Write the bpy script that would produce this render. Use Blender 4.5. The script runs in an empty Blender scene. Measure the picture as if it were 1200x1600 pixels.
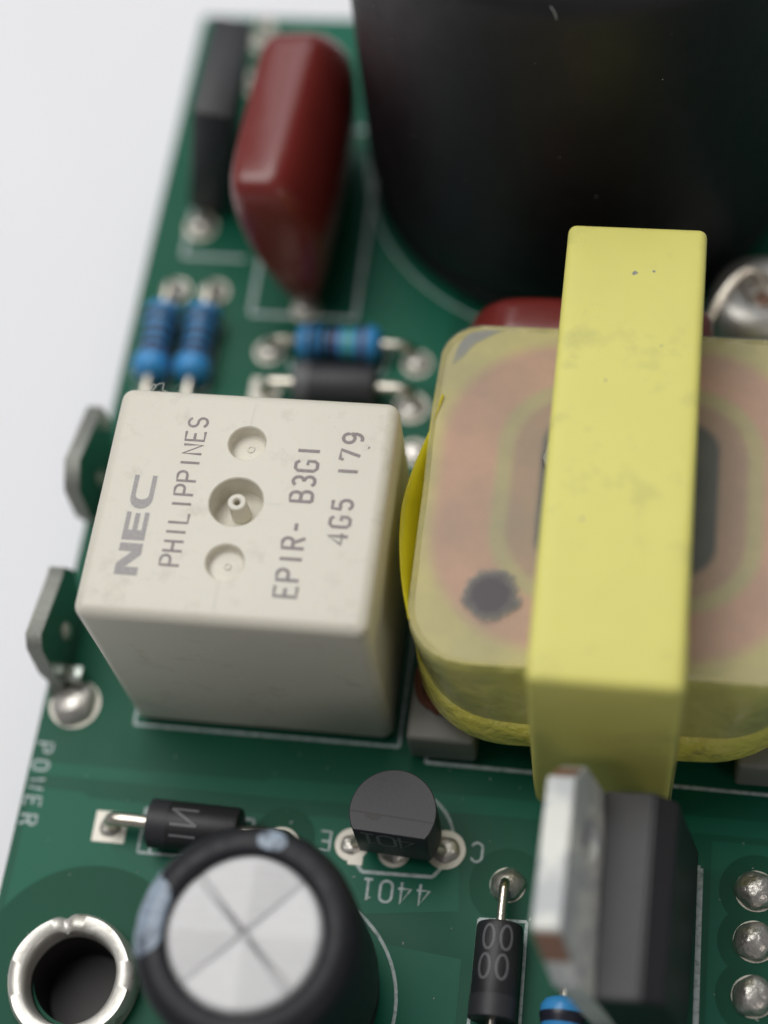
import bpy, bmesh, math, random
from mathutils import Vector, Matrix
random.seed(7)
PI = math.pi
scene = bpy.context.scene
COL = scene.collection
# one Blender unit is one millimetre; the board's top face is z = 0

# ------------------------------------------------------------------ camera
cam_data = bpy.data.cameras.new('camera')
cam = bpy.data.objects.new('camera', cam_data)
COL.objects.link(cam)
f = 2696.0
vy = Vector((740, -5150, f)).normalized()
vz = Vector((-305, -1455, -f)).normalized()
vy = (vy - vz * vy.dot(vz)).normalized()
vx = vy.cross(vz)
right = Vector((vx[0], vy[0], vz[0]))
down = Vector((vx[1], vy[1], vz[1]))
fwd = Vector((vx[2], vy[2], vz[2]))
D0 = 103.0
M = Matrix.Identity(4)
for i, a in enumerate((right, -down, -fwd)):
    for j in range(3):
        M[j][i] = a[j]
M.translation = -fwd * D0
cam.matrix_world = M
cam_data.sensor_width = 36
cam_data.sensor_fit = 'AUTO'
cam_data.lens = f / 1600 * 36
cam_data.clip_start = 1
cam_data.clip_end = 5000
cam_data.dof.use_dof = True
cam_data.dof.focus_distance = 89.3
cam_data.dof.aperture_fstop = 0.0138
scene.camera = cam

# ------------------------------------------------------------------ light
world = bpy.data.worlds.new('World')
scene.world = world
world.use_nodes = True
wb = world.node_tree.nodes['Background']
wb.inputs[0].default_value = (0.96, 0.95, 0.97, 1)
wb.inputs[1].default_value = 0.17

def area(name, loc, target, sx, sy, power, col):
    ld = bpy.data.lights.new(name, 'AREA')
    ld.shape = 'RECTANGLE'; ld.size = sx; ld.size_y = sy
    ld.energy = power; ld.color = col
    o = bpy.data.objects.new(name, ld)
    COL.objects.link(o)
    o.location = loc
    o.rotation_euler = (Vector(target) - Vector(loc)).to_track_quat('-Z', 'Y').to_euler()
    return o
area('window_light', (-75, 50, 235), (0, -5, 0), 230, 150, 455000, (1.0, 0.99, 0.965))
area('rear_window', (0, 310, 250), (0, 0, 0), 320, 150, 250000, (0.93, 0.97, 1.0))
area('room_lamp', (190, -190, 150), (10, -10, 0), 60, 60, 55000, (1.0, 0.90, 0.84))

scene.view_settings.view_transform = 'Standard'
scene.view_settings.look = 'None'
scene.view_settings.exposure = 0
scene.view_settings.gamma = 1

# ------------------------------------------------------------------ materials
def mat(name, col, rough=0.5, metal=0.0, spec=0.5, coat=0.0, noise=0.0, nscale=1.0, bump=0.0, bscale=3.0,
        dirt=None, dirt_scale=0.4, dirt_lo=0.62, dirt_hi=0.8, rvar=0.0, trans=0.0, stretch=None, sss=0.0):
    m = bpy.data.materials.new(name); m.use_nodes = True
    nt = m.node_tree; N = nt.nodes; L = nt.links
    b = N['Principled BSDF']
    b.inputs['Base Color'].default_value = (*col, 1)
    b.inputs['Roughness'].default_value = rough
    b.inputs['Metallic'].default_value = metal
    b.inputs['Specular IOR Level'].default_value = spec
    b.inputs['Coat Weight'].default_value = coat
    b.inputs['Coat Roughness'].default_value = 0.15
    b.inputs['Transmission Weight'].default_value = trans
    if sss:
        b.inputs['Subsurface Weight'].default_value = sss
        b.inputs['Subsurface Radius'].default_value = (1, 0.8, 0.4)
        b.inputs['Subsurface Scale'].default_value = 0.5
    tc = N.new('ShaderNodeTexCoord')
    mp = N.new('ShaderNodeMapping')
    L.new(tc.outputs['Object'], mp.inputs[0])
    if stretch: mp.inputs['Scale'].default_value = stretch
    vec = mp.outputs[0]
    colout = None
    if noise:
        n = N.new('ShaderNodeTexNoise'); n.inputs['Scale'].default_value = nscale; n.inputs['Detail'].default_value = 6
        L.new(vec, n.inputs['Vector'])
        r = N.new('ShaderNodeMix'); r.data_type = 'RGBA'
        r.inputs[6].default_value = (*[c * (1 - noise) for c in col], 1)
        r.inputs[7].default_value = (*[min(1, c * (1 + noise)) for c in col], 1)
        L.new(n.outputs[0], r.inputs[0]); colout = r.outputs[2]
    if dirt:
        n = N.new('ShaderNodeTexNoise'); n.inputs['Scale'].default_value = dirt_scale; n.inputs['Detail'].default_value = 8
        n.inputs['Roughness'].default_value = 0.65
        L.new(tc.outputs['Object'], n.inputs['Vector'])
        mr = N.new('ShaderNodeMapRange'); mr.inputs[1].default_value = dirt_lo; mr.inputs[2].default_value = dirt_hi
        L.new(n.outputs[0], mr.inputs[0])
        r = N.new('ShaderNodeMix'); r.data_type = 'RGBA'
        if colout: L.new(colout, r.inputs[6])
        else: r.inputs[6].default_value = (*col, 1)
        r.inputs[7].default_value = (*dirt, 1)
        L.new(mr.outputs[0], r.inputs[0]); colout = r.outputs[2]
    if colout: L.new(colout, b.inputs['Base Color'])
    if rvar:
        n = N.new('ShaderNodeTexNoise'); n.inputs['Scale'].default_value = nscale * 1.7; n.inputs['Detail'].default_value = 5
        L.new(vec, n.inputs['Vector'])
        mr = N.new('ShaderNodeMapRange'); mr.inputs[3].default_value = max(0.02, rough - rvar); mr.inputs[4].default_value = rough + rvar
        mr.inputs[1].default_value = 0.3; mr.inputs[2].default_value = 0.7
        L.new(n.outputs[0], mr.inputs[0]); L.new(mr.outputs[0], b.inputs['Roughness'])
    if bump:
        n = N.new('ShaderNodeTexNoise'); n.inputs['Scale'].default_value = bscale; n.inputs['Detail'].default_value = 4
        L.new(vec, n.inputs['Vector'])
        bp = N.new('ShaderNodeBump'); bp.inputs['Strength'].default_value = 1; bp.inputs['Distance'].default_value = bump
        L.new(n.outputs[0], bp.inputs['Height']); L.new(bp.outputs[0], b.inputs['Normal'])
    return m

Mt = {}
Mt['mask'] = mat('green solder mask', (0.0045, 0.100, 0.056), 0.43, spec=0.19, noise=0.15, nscale=0.12, bump=0.006, bscale=0.8, rvar=0.05)
Mt['mask_over_copper'] = mat('green solder mask over copper', (0.006, 0.132, 0.077), 0.41, spec=0.19, noise=0.10, nscale=0.15, bump=0.006, bscale=0.8)
Mt['mask_bare'] = mat('dark green solder mask on bare laminate', (0.003, 0.082, 0.044), 0.44, spec=0.16, noise=0.1, nscale=0.15, bump=0.006, bscale=0.8)
Mt['laminate'] = mat('laminate edge', (0.25, 0.28, 0.14), 0.7)
Mt['silk'] = mat('white silkscreen ink', (0.56, 0.64, 0.64), 0.6, dirt=(0.12, 0.22, 0.19), dirt_scale=3.0, dirt_lo=0.45, dirt_hi=0.75)
Mt['solder'] = mat('solder', (0.66, 0.63, 0.585), 0.38, metal=0.88, noise=0.2, nscale=1.2, bump=0.25, bscale=1.0, rvar=0.1)
Mt['tin'] = mat('tinned pad', (0.80, 0.76, 0.67), 0.5, metal=0.25, noise=0.10, nscale=2.0, bump=0.02, bscale=4)
Mt['lead'] = mat('tinned lead wire', (0.72, 0.67, 0.58), 0.28, metal=1, noise=0.15, nscale=3.0, bump=0.02, bscale=5, dirt=(0.35, 0.28, 0.2), dirt_scale=2.5)
Mt['blade'] = mat('dull tinned blade', (0.33, 0.36, 0.33), 0.22, metal=1, noise=0.12, nscale=1.0, bump=0.03, bscale=1.5)
Mt['blade_edge'] = mat('rough cut edge', (0.30, 0.31, 0.28), 0.6, metal=0.6, noise=0.35, nscale=5, bump=0.05, bscale=8, dirt=(0.20, 0.13, 0.06), dirt_scale=2.0)
Mt['relay'] = mat('ivory plastic', (0.73, 0.695, 0.60), 0.42, noise=0.03, nscale=0.5, bump=0.012, bscale=7, dirt=(0.46, 0.40, 0.33), dirt_scale=0.5, dirt_lo=0.55, dirt_hi=0.95, sss=0.15)
Mt['relay_ink'] = mat('faded grey printing', (0.27, 0.235, 0.235), 0.6, dirt=(0.50, 0.47, 0.43), dirt_scale=9.0, dirt_lo=0.52, dirt_hi=0.8)
Mt['logo_ink'] = mat('worn grey logo ink', (0.36, 0.34, 0.345), 0.6, dirt=(0.52, 0.49, 0.44), dirt_scale=10.0, dirt_lo=0.5, dirt_hi=0.7)
Mt['band'] = mat('matt yellow tape', (0.79, 0.745, 0.20), 0.55, noise=0.04, nscale=0.3, bump=0.05, bscale=0.5, dirt=(0.50, 0.49, 0.16), dirt_scale=0.28, dirt_lo=0.55, dirt_hi=0.85)
Mt['tape'] = mat('glossy yellow coil tape', (0.66, 0.62, 0.20), 0.20, coat=0.4, noise=0.12, nscale=0.35, bump=0.30, bscale=0.45, dirt=(0.50, 0.48, 0.20), dirt_scale=0.3, dirt_lo=0.45, dirt_hi=0.7)
Mt['tape_hem'] = mat('folded glossy yellow tape hem', (0.84, 0.76, 0.15), 0.14, coat=0.5, noise=0.1, nscale=0.5, bump=0.5, bscale=0.6, dirt=(0.5, 0.42, 0.12), dirt_scale=0.6, dirt_lo=0.6, dirt_hi=0.75)
Mt['tape_bright'] = mat('bright yellow tape flap', (0.92, 0.84, 0.03), 0.35, bump=0.1, bscale=0.8, noise=0.1, nscale=0.8)
tf = Mt['tape_bright'].node_tree
tl = tf.nodes.new('ShaderNodeBsdfTranslucent'); tl.inputs[0].default_value = (0.95, 0.85, 0.03, 1)
ms = tf.nodes.new('ShaderNodeMixShader'); ms.inputs[0].default_value = 0.55
tf.links.new(tf.nodes['Principled BSDF'].outputs[0], ms.inputs[1]); tf.links.new(tl.outputs[0], ms.inputs[2]); tf.links.new(ms.outputs[0], tf.nodes['Material Output'].inputs[0])
Mt['winding'] = mat('copper winding', (0.66, 0.30, 0.21), 0.5, noise=0.08, nscale=0.5)
Mt['inner_tape'] = mat('inner yellow tape ring', (0.50, 0.47, 0.20), 0.5, noise=0.05)
Mt['inner_winding'] = mat('inner winding', (0.34, 0.22, 0.17), 0.5, noise=0.08)
Mt['core_gap'] = mat('dark core', (0.035, 0.05, 0.065), 0.4)
Mt['collar'] = mat('yellow margin tape', (0.60, 0.58, 0.24), 0.5, noise=0.08, nscale=0.5)
Mt['ink_blot'] = mat('dark violet ink', (0.045, 0.032, 0.055), 0.6, noise=0.4, nscale=2)
Mt['bobbin'] = mat('grey bobbin plastic', (0.22, 0.22, 0.20), 0.42, noise=0.06, bump=0.02, bscale=3)
Mt['wire'] = mat('enamelled copper wire', (0.16, 0.055, 0.03), 0.35, metal=0.5)
Mt['black'] = mat('black sleeve', (0.011, 0.011, 0.013), 0.5, spec=0.42, noise=0.2, nscale=0.4, bump=0.05, bscale=0.25, rvar=0.05)
Mt['black_epoxy'] = mat('matt black epoxy', (0.020, 0.020, 0.023), 0.45, noise=0.2, nscale=1.5, bump=0.015, bscale=9)
Mt['grey_epoxy'] = mat('dark grey epoxy', (0.036, 0.036, 0.042), 0.5, noise=0.1, nscale=1.5, bump=0.01, bscale=9)
Mt['sleeve'] = mat('glossy black sleeve', (0.014, 0.015, 0.019), 0.48, spec=0.30, bump=0.03, bscale=1.0, rvar=0.06)
Mt['stripe'] = mat('pale blue sleeve print', (0.30, 0.37, 0.46), 0.4, noise=0.2, nscale=1.2, stretch=(0.4, 3, 1), dirt=(0.10, 0.125, 0.16), dirt_scale=1.1, dirt_lo=0.5, dirt_hi=0.6)
Mt['grey_print'] = mat('grey print on black', (0.13, 0.13, 0.14), 0.5, noise=0.2, nscale=4)
Mt['dark_print'] = mat('faint print on black', (0.17, 0.17, 0.18), 0.5, noise=0.2, nscale=4)
Mt['red'] = mat('dark red epoxy', (0.18, 0.023, 0.019), 0.30, coat=0.2, bump=0.05, bscale=0.4, noise=0.06, nscale=0.3)
Mt['blue'] = mat('blue resistor lacquer', (0.05, 0.30, 0.66), 0.30, noise=0.06, nscale=1)
Mt['band_dark'] = mat('dark colour band', (0.02, 0.02, 0.035), 0.35)
Mt['band_violet'] = mat('violet colour band', (0.07, 0.035, 0.13), 0.35)
Mt['band_brown'] = mat('brown colour band', (0.10, 0.025, 0.02), 0.35)
Mt['band_green'] = mat('green colour band', (0.08, 0.38, 0.42), 0.35)
Mt['tab'] = mat('satin metal tab', (0.74, 0.745, 0.70), 0.5, metal=0.1, noise=0.10, nscale=0.6, bump=0.03, bscale=1.2, dirt=(0.50, 0.52, 0.53), dirt_scale=0.35, dirt_lo=0.45, dirt_hi=0.55)
Mt['copper'] = mat('sheared copper', (0.30, 0.17, 0.12), 0.5, metal=0.4, noise=0.25, nscale=3, stretch=(1, 1, 5))
Mt['satin'] = mat('smooth solder-coated metal', (0.62, 0.60, 0.56), 0.42, metal=0.8, noise=0.15, nscale=0.5, bump=0.04, bscale=0.6)
Mt['tube'] = mat('solder-coated eyelet', (0.70, 0.68, 0.63), 0.42, metal=0.6, noise=0.10, nscale=1.0, bump=0.05, bscale=0.9, dirt=(0.28, 0.25, 0.20), dirt_scale=0.5, dirt_lo=0.60, dirt_hi=0.72)
Mt['bore'] = mat('dark bore', (0.02, 0.018, 0.018), 0.5)  # near-black; inside the eyelet it paints the shade of the deep tube
Mt['table'] = mat('white table', (0.93, 0.93, 0.965), 0.5, noise=0.01, nscale=0.01)
Mt['dust'] = mat('pale dust', (0.55, 0.58, 0.55), 0.8)

# brushed aluminium can top
m = mat('brushed aluminium', (0.34, 0.34, 0.345), 0.44, metal=0.75, noise=0.10, nscale=1.0, stretch=(0.6, 9, 1), bump=0.01, bscale=2.5)
Mt['alu'] = m
# milky tape film over the coil
m = bpy.data.materials.new('milky clear film'); m.use_nodes = True
nt = m.node_tree; b = nt.nodes['Principled BSDF']
b.inputs['Base Color'].default_value = (0.36, 0.37, 0.33, 1); b.inputs['Roughness'].default_value = 0.38
tr = nt.nodes.new('ShaderNodeBsdfTransparent'); tr.inputs[0].default_value = (0.98, 0.96, 0.93, 1)
mx = nt.nodes.new('ShaderNodeMixShader'); mx.inputs[0].default_value = 0.40
nn = nt.nodes.new('ShaderNodeTexNoise'); nn.inputs['Scale'].default_value = 0.25; nn.inputs['Detail'].default_value = 3
tc = nt.nodes.new('ShaderNodeTexCoord'); nt.links.new(tc.outputs['Object'], nn.inputs['Vector'])
mr = nt.nodes.new('ShaderNodeMapRange'); mr.inputs[1].default_value = 0.3; mr.inputs[2].default_value = 0.7
mr.inputs[3].default_value = 0.08; mr.inputs[4].default_value = 0.20
nt.links.new(nn.outputs[0], mr.inputs[0]); nt.links.new(mr.outputs[0], mx.inputs[0])
# a soft round ink stain on the tape, with a shape of its own
sx = nt.nodes.new('ShaderNodeTexNoise'); sx.inputs['Scale'].default_value = 1.3; sx.inputs['Detail'].default_value = 4
nt.links.new(tc.outputs['Object'], sx.inputs['Vector'])
warp = nt.nodes.new('ShaderNodeVectorMath'); warp.operation = 'MULTIPLY_ADD'; warp.inputs[1].default_value = (0.9, 0.9, 0); 
nt.links.new(sx.outputs['Color'], warp.inputs[0]); nt.links.new(tc.outputs['Object'], warp.inputs[2])
dd = nt.nodes.new('ShaderNodeVectorMath'); dd.operation = 'DISTANCE'; dd.inputs[1].default_value = (-5.55, -5.7, 12.14)
nt.links.new(warp.outputs[0], dd.inputs[0])
st = nt.nodes.new('ShaderNodeMapRange'); st.interpolation_type = 'SMOOTHSTEP'; st.inputs[1].default_value = 1.8; st.inputs[2].default_value = 0.8
nt.links.new(dd.outputs['Value'], st.inputs[0])
bc = nt.nodes.new('ShaderNodeMix'); bc.data_type = 'RGBA'; bc.inputs[6].default_value = (0.36, 0.37, 0.33, 1); bc.inputs[7].default_value = (0.036, 0.022, 0.034, 1)
nt.links.new(st.outputs[0], bc.inputs[0]); nt.links.new(bc.outputs[2], b.inputs['Base Color'])
op = nt.nodes.new('ShaderNodeMath'); op.operation = 'MAXIMUM'; nt.links.new(mr.outputs[0], op.inputs[0]); nt.links.new(st.outputs[0], op.inputs[1])
op2 = nt.nodes.new('ShaderNodeMath'); op2.operation = 'MINIMUM'; op2.inputs[1].default_value = 0.93; nt.links.new(op.outputs[0], op2.inputs[0]); nt.links.new(op2.outputs[0], mx.inputs[0])
nt.links.new(tr.outputs[0], mx.inputs[1]); nt.links.new(b.outputs[0], mx.inputs[2])
nt.links.new(mx.outputs[0], nt.nodes['Material Output'].inputs[0])
Mt['film'] = m

# ------------------------------------------------------------------ mesh helpers
def B(): return bmesh.new()

def fin(name, bm, m, parent=None, smooth=35):
    """link the mesh; vertices are given in world mm when the parent is unrotated, so shift by its place"""
    bmesh.ops.recalc_face_normals(bm, faces=bm.faces)
    me = bpy.data.meshes.new(name)
    bm.to_mesh(me); bm.free()
    me.materials.append(Mt[m])
    if smooth:
        me.shade_smooth(); me.set_sharp_from_angle(angle=math.radians(smooth))
    o = bpy.data.objects.new(name, me); COL.objects.link(o)
    if parent is not None:
        o.parent = parent
        off = parent.get('_off')
        if off is not None:
            me.transform(Matrix.Translation(-Vector(off)))
    return o

def thing(name, label, cat, loc=(0, 0, 0), group=None, world=True):
    o = bpy.data.objects.new(name, None); COL.objects.link(o)
    o.empty_display_size = 1
    o.location = loc; o['label'] = label; o['category'] = cat
    if group: o['group'] = group
    if world: o['_off'] = list(loc)
    return o

def tag(o, label, cat, group=None):
    o['label'] = label; o['category'] = cat
    if group: o['group'] = group
    return o

def box(bm, lo, hi, bev=0.0, seg=2, mat4=None):
    t = bmesh.new()
    bmesh.ops.create_cube(t, size=1)
    c = [(a + b) / 2 for a, b in zip(lo, hi)]; s = [b - a for a, b in zip(lo, hi)]
    for v in t.verts: v.co = Vector([v.co[i] * s[i] + c[i] for i in range(3)])
    if bev: bmesh.ops.bevel(t, geom=t.edges[:], offset=bev, segments=seg, affect='EDGES', profile=0.5)
    merge(bm, t, mat4)

def merge(bm, t, mat4=None):
    if mat4 is not None: t.transform(mat4)
    me = bpy.data.meshes.new('tmp'); t.to_mesh(me); t.free()
    bm.from_mesh(me); bpy.data.meshes.remove(me)

def lathe(bm, prof, seg=48, mat4=None, jitter=None):
    """prof: list of (r, z); poles where r == 0"""
    t = bmesh.new(); rings = []
    for k, (r, z) in enumerate(prof):
        if r < 1e-6: rings.append([t.verts.new((0, 0, z))])
        else:
            ring = []
            for i in range(seg):
                a = 2 * PI * i / seg
                rr, zz = (r, z) if jitter is None else jitter(r, z, a, k)
                ring.append(t.verts.new((rr * math.cos(a), rr * math.sin(a), zz)))
            rings.append(ring)
    for A, C in zip(rings, rings[1:]):
        n = seg
        if len(A) == 1 and len(C) == 1: continue
        for i in range(n):
            j = (i + 1) % n
            if len(A) == 1: t.faces.new((A[0], C[i], C[j]))
            elif len(C) == 1: t.faces.new((A[i], A[j], C[0]))
            else: t.faces.new((A[i], A[j], C[j], C[i]))
    merge(bm, t, mat4)

def T(x, y, z): return Matrix.Translation((x, y, z))

def tube(bm, pts, r, seg=10, flat=1.0, n=None):
    """round wire along pts; r a number or list; flat squeezes it along the normal n (for ink strokes)"""
    pts = [Vector(p) for p in pts]
    rs = r if isinstance(r, (list, tuple)) else [r] * len(pts)
    up = Vector(n) if n is not None else None
    rings = []
    prev = None
    for i, p in enumerate(pts):
        d = (pts[min(i + 1, len(pts) - 1)] - pts[max(i - 1, 0)]).normalized()
        if up is not None: b2 = up
        else:
            if prev is None:
                b2 = Vector((0, 0, 1)) if abs(d.z) < 0.9 else Vector((1, 0, 0))
            else: b2 = prev
        b1 = d.cross(b2).normalized(); b2 = b1.cross(d).normalized(); prev = b2
        rings.append([bm.verts.new(p + b1 * math.cos(2 * PI * k / seg) * rs[i] + b2 * math.sin(2 * PI * k / seg) * rs[i] * flat) for k in range(seg)])
    for A, C in zip(rings, rings[1:]):
        for k in range(seg):
            j = (k + 1) % seg
            bm.faces.new((A[k], A[j], C[j], C[k]))
    bm.faces.new(rings[0][::-1]); bm.faces.new(rings[-1])

def smoothpath(pts, n=6):
    """Catmull-Rom through pts"""
    P = [Vector(p) for p in pts]; P = [P[0]] + P + [P[-1]]
    out = []
    for i in range(1, len(P) - 2):
        for k in range(n):
            t = k / n
            a, b_, c, d = P[i - 1], P[i], P[i + 1], P[i + 2]
            out.append(0.5 * ((2 * b_) + (c - a) * t + (2 * a - 5 * b_ + 4 * c - d) * t * t + (3 * b_ - a - 3 * c + d) * t ** 3))
    out.append(P[-2]); return out

def prism(bm, poly, z0, z1, bev=0.0, mat4=None, seg=1):
    t = bmesh.new()
    vs = [t.verts.new((x, y, z0)) for x, y in poly]
    fc = t.faces.new(vs)
    r = bmesh.ops.extrude_face_region(t, geom=[fc])
    for v in r['geom']:
        if isinstance(v, bmesh.types.BMVert): v.co.z = z1
    if bev: bmesh.ops.bevel(t, geom=t.edges[:], offset=bev, segments=seg, affect='EDGES')
    bmesh.ops.recalc_face_normals(t, faces=t.faces)
    merge(bm, t, mat4)

def disc(bm, c, r, h, seg=28, irr=0.0):
    poly = []
    for i in range(seg):
        a = 2 * PI * i / seg
        rr = r * (1 + random.uniform(-irr, irr))
        poly.append((c[0] + rr * math.cos(a), c[1] + rr * math.sin(a)))
    prism(bm, poly, c[2], c[2] + h)

def blob(bm, c, r, h, seg=28, p=0.6, jag=0.05):
    """a domed solder fillet"""
    ph = random.uniform(0, 6)
    prof = [(r, 0)] + [(r * math.cos(t), h * math.sin(t)) for t in [k * PI / 2 / 7 for k in range(1, 7)]] + [(0, h)]
    lathe(bm, prof, seg, T(*c), jitter=lambda rr, z, a, k: (rr * (1 + jag * math.sin(2 * a + ph) + jag * 0.6 * math.sin(5 * a + 2 * ph)), z))

def holed(bm, outer, holes, z0, z1):
    t = bmesh.new(); ed = []
    for loop in [outer] + holes:
        vs = [t.verts.new((x, y, z0)) for x, y in loop]
        ed += [t.edges.new((a, b_)) for a, b_ in zip(vs, vs[1:] + vs[:1])]
    bmesh.ops.triangle_fill(t, edges=ed, use_beauty=True)
    r = bmesh.ops.extrude_face_region(t, geom=t.faces[:])
    for v in r['geom']:
        if isinstance(v, bmesh.types.BMVert): v.co.z = z1
    bmesh.ops.recalc_face_normals(t, faces=t.faces)
    merge(bm, t)
def circle(cx, cy, r_, n=36): return [(cx + r_ * math.cos(2 * PI * i / n), cy + r_ * math.sin(2 * PI * i / n)) for i in range(n)]

# stroke lettering: glyphs in a box 0.6 wide, 1 high
def arc(cx, cy, rx, ry, a0, a1, n=8):
    return [(cx + rx * math.cos(math.radians(a0 + (a1 - a0) * i / n)), cy + ry * math.sin(math.radians(a0 + (a1 - a0) * i / n))) for i in range(n + 1)]
G = {
 'P': [[(0, 0), (0, 1), (.36, 1)] + arc(.34, .75, .24, .25, 90, -90) + [(0, .5)]],
 'H': [[(0, 0), (0, 1)], [(.56, 0), (.56, 1)], [(0, .52), (.56, .52)]],
 'I': [[(.28, 0), (.28, 1)]],
 '1': [[(.28, 0), (.28, 1)]],
 'i': [[(.08, 0), (.48, 0)], [(.28, 0), (.28, 1), (.12, .82)]],
 'L': [[(0, 1), (0, 0), (.54, 0)]],
 'N': [[(0, 0), (0, 1), (.56, 0), (.56, 1)]],
 'E': [[(.55, 1), (0, 1), (0, 0), (.55, 0)], [(0, .52), (.44, .52)]],
 'S': [arc(.29, .74, .27, .26, 20, 270) + arc(.29, .25, .28, .25, 90, -160)],
 'R': [[(0, 0), (0, 1), (.36, 1)] + arc(.34, .76, .22, .24, 90, -90) + [(0, .52)], [(.30, .52), (.57, 0)]],
 '-': [[(.1, .5), (.5, .5)]],
 'B': [[(0, 0), (0, 1), (.32, 1)] + arc(.32, .76, .21, .24, 90, -90) + [(0, .52)], [(.3, .52)] + arc(.33, .26, .24, .26, 90, -90) + [(0, 0)]],
 '3': [arc(.27, .75, .25, .25, 150, -90) , arc(.27, .25, .28, .25, 90, -150)],
 'G': [arc(.3, .68, .28, .32, 30, 180) + arc(.3, .32, .28, .32, 180, 360) + [(.58, .46), (.32, .46)]],
 'g': [[(.56, .84), (.44, 1), (.14, 1), (0, .86), (0, .14), (.14, 0), (.44, 0), (.56, .14), (.56, .45), (.34, .45)]],
 '4': [[(.44, 0), (.44, 1), (0, .3), (.6, .3)]],
 '5': [[(.52, 1), (.06, 1), (.03, .56)] + arc(.28, .31, .28, .31, 120, -150)],
 '7': [[(0, .82), (0, 1), (.55, 1), (.22, 0)]],
 '9': [arc(.28, .7, .27, .3, 0, 360, 12) + [(.55, .55)] + arc(.24, .36, .31, .36, 20, -110, 5)],
 'O': [arc(.28, .74, .28, .26, 0, 180) + arc(.28, .26, .28, .26, 180, 360) + [(.56, .74)]],
 '0': [arc(.28, .76, .26, .24, 0, 180) + arc(.28, .24, .26, .24, 180, 360) + [(.54, .76)]],
 'W': [[(0, 1), (.12, 0), (.32, .85), (.52, 0), (.64, 1)]],
 'C': [arc(.3, .7, .28, .3, 20, 180) + arc(.3, .3, .28, .3, 180, 340)],
 '8': [arc(.28, .75, .22, .25, -90, 270, 12), arc(.28, .25, .27, .25, 90, 450, 12)],
}
def write(bm, s, o, u, v, h, total, r, cw=None, n=(0, 0, 1), flat=0.12, wide=1.0):
    """s from point o along unit u, letter tops towards v, height h, spread evenly over 'total' mm"""
    o, u, v = Vector(o), Vector(u), Vector(v)
    adv = total / (len(s) - 0.35) if cw is None else cw
    for i, ch in enumerate(s):
        if ch == ' ': continue
        for st in G[ch]:
            tube(bm, [o + u * (i * adv + x * h * wide) + v * (y * h) for x, y in st], r, 8, flat, n)

def empty_children(o): return [c for c in bpy.data.objects if c.parent == o]
def dup(root, loc, rot=None, label=None):
    kids = {}
    for c in bpy.data.objects:
        if c.parent: kids.setdefault(c.parent.name, []).append(c)
    def cp(o, par):
        n = o.copy(); COL.objects.link(n)
        if par is not None: n.parent = par
        for ch in kids.get(o.name, []): cp(ch, n)
        return n
    r = cp(root, None)
    r.location = loc
    if rot is not None: r.rotation_euler = rot
    if label: r['label'] = label
    return r

# ------------------------------------------------------------------ the table under the board
bm = B(); box(bm, (-700, -500, -14), (700, 900, -9))
o = fin('table_top', bm, 'table', smooth=0); o['kind'] = 'structure'

# ------------------------------------------------------------------ circuit board
board = thing('circuit_board', 'green printed circuit board with white silkscreen outlines, carrying all the components', 'circuit board', (0, 0, 0))
HX, HY, HR = -12.75, -29.35, 2.55      # bore of the eyelet at the front corner
bm = B(); holed(bm, [(-18.07, -60), (70, -60), (70, 39.1), (-18.07, 39.1)], [circle(HX, HY, HR, 48)], -1.6, 0)
sub = fin('substrate', bm, 'mask', board, 0)
def bpart(name, bm, m, label=None, smooth=35):
    o = fin(name, bm, m, board, smooth)
    if label: o['label'] = label
    return o
# copper under the mask: slightly proud areas
def pour(poly, z=0.02, m='mask_over_copper'):
    bm = B(); prism(bm, poly, 0.001, z); bpart('copper_area', bm, m, smooth=0)
def rect(x0, y0, x1, y1): return [(x0, y0), (x1, y0), (x1, y1), (x0, y1)]
pour([(-18.0, -17.35), (-4.6, -17.35), (-4.0, -17.1), (40, -17.1), (40, -17.9), (30, -18.0), (-4, -18.2), (-18.0, -18.1)], 0.016)
bm = B(); holed(bm, [(-17.6, -40), (7.6, -40), (7.4, -26), (3.2, -25.6), (1.4, -24.2), (7.0, -23.5), (6.6, -19.3), (-0.5, -19.0), (-4, -19.2), (-14.2, -19.2), (-14.6, -18.9), (-17.6, -18.9)], [circle(HX, HY, HR, 48)], 0.001, 0.012); bpart('copper_area', bm, 'mask_over_copper', smooth=0)
pour(rect(-2.9, 29.2, -4.4 + 10, 39.0), 0.05)
pour([(-17.9, 39.0), (-2.9, 39.0), (-2.9, 29.3), (-10.9, 29.3), (-10.9, 38.2), (-17.9, 38.2)], 0.03)
pour(rect(-3.2, 9.0, 2.6, 28.9), 0.02)
pour([(20.0, -18.4), (40, -18.4), (40, -40), (20.0, -40)], 0.014)
def clearance(c, r):
    bm = B(); clearance.z += 0.0025; disc(bm, (c[0], c[1], 0.005), r, clearance.z, 40); bpart('clearance_ring', bm, 'mask_bare', smooth=0)
clearance.z = 0.018
clearance((9.45, -21.9), 2.05)
for yy in (-20.9, -23.55, -26.35): clearance((22.4, yy), 1.95)
clearance((-2.9, -20.4), 1.7)
# the big clearance disc round the eyelet: a ring, open at the bore
bm = B(); lathe(bm, [(HR + 0.02, 0.014), (6.0, 0.014), (6.0, 0.026), (HR + 0.02, 0.026), (HR + 0.02, 0.014)], 64, T(HX + 0.2, HY + 0.4, 0)); bpart('clearance_ring', bm, 'mask_bare', smooth=0)

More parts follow.
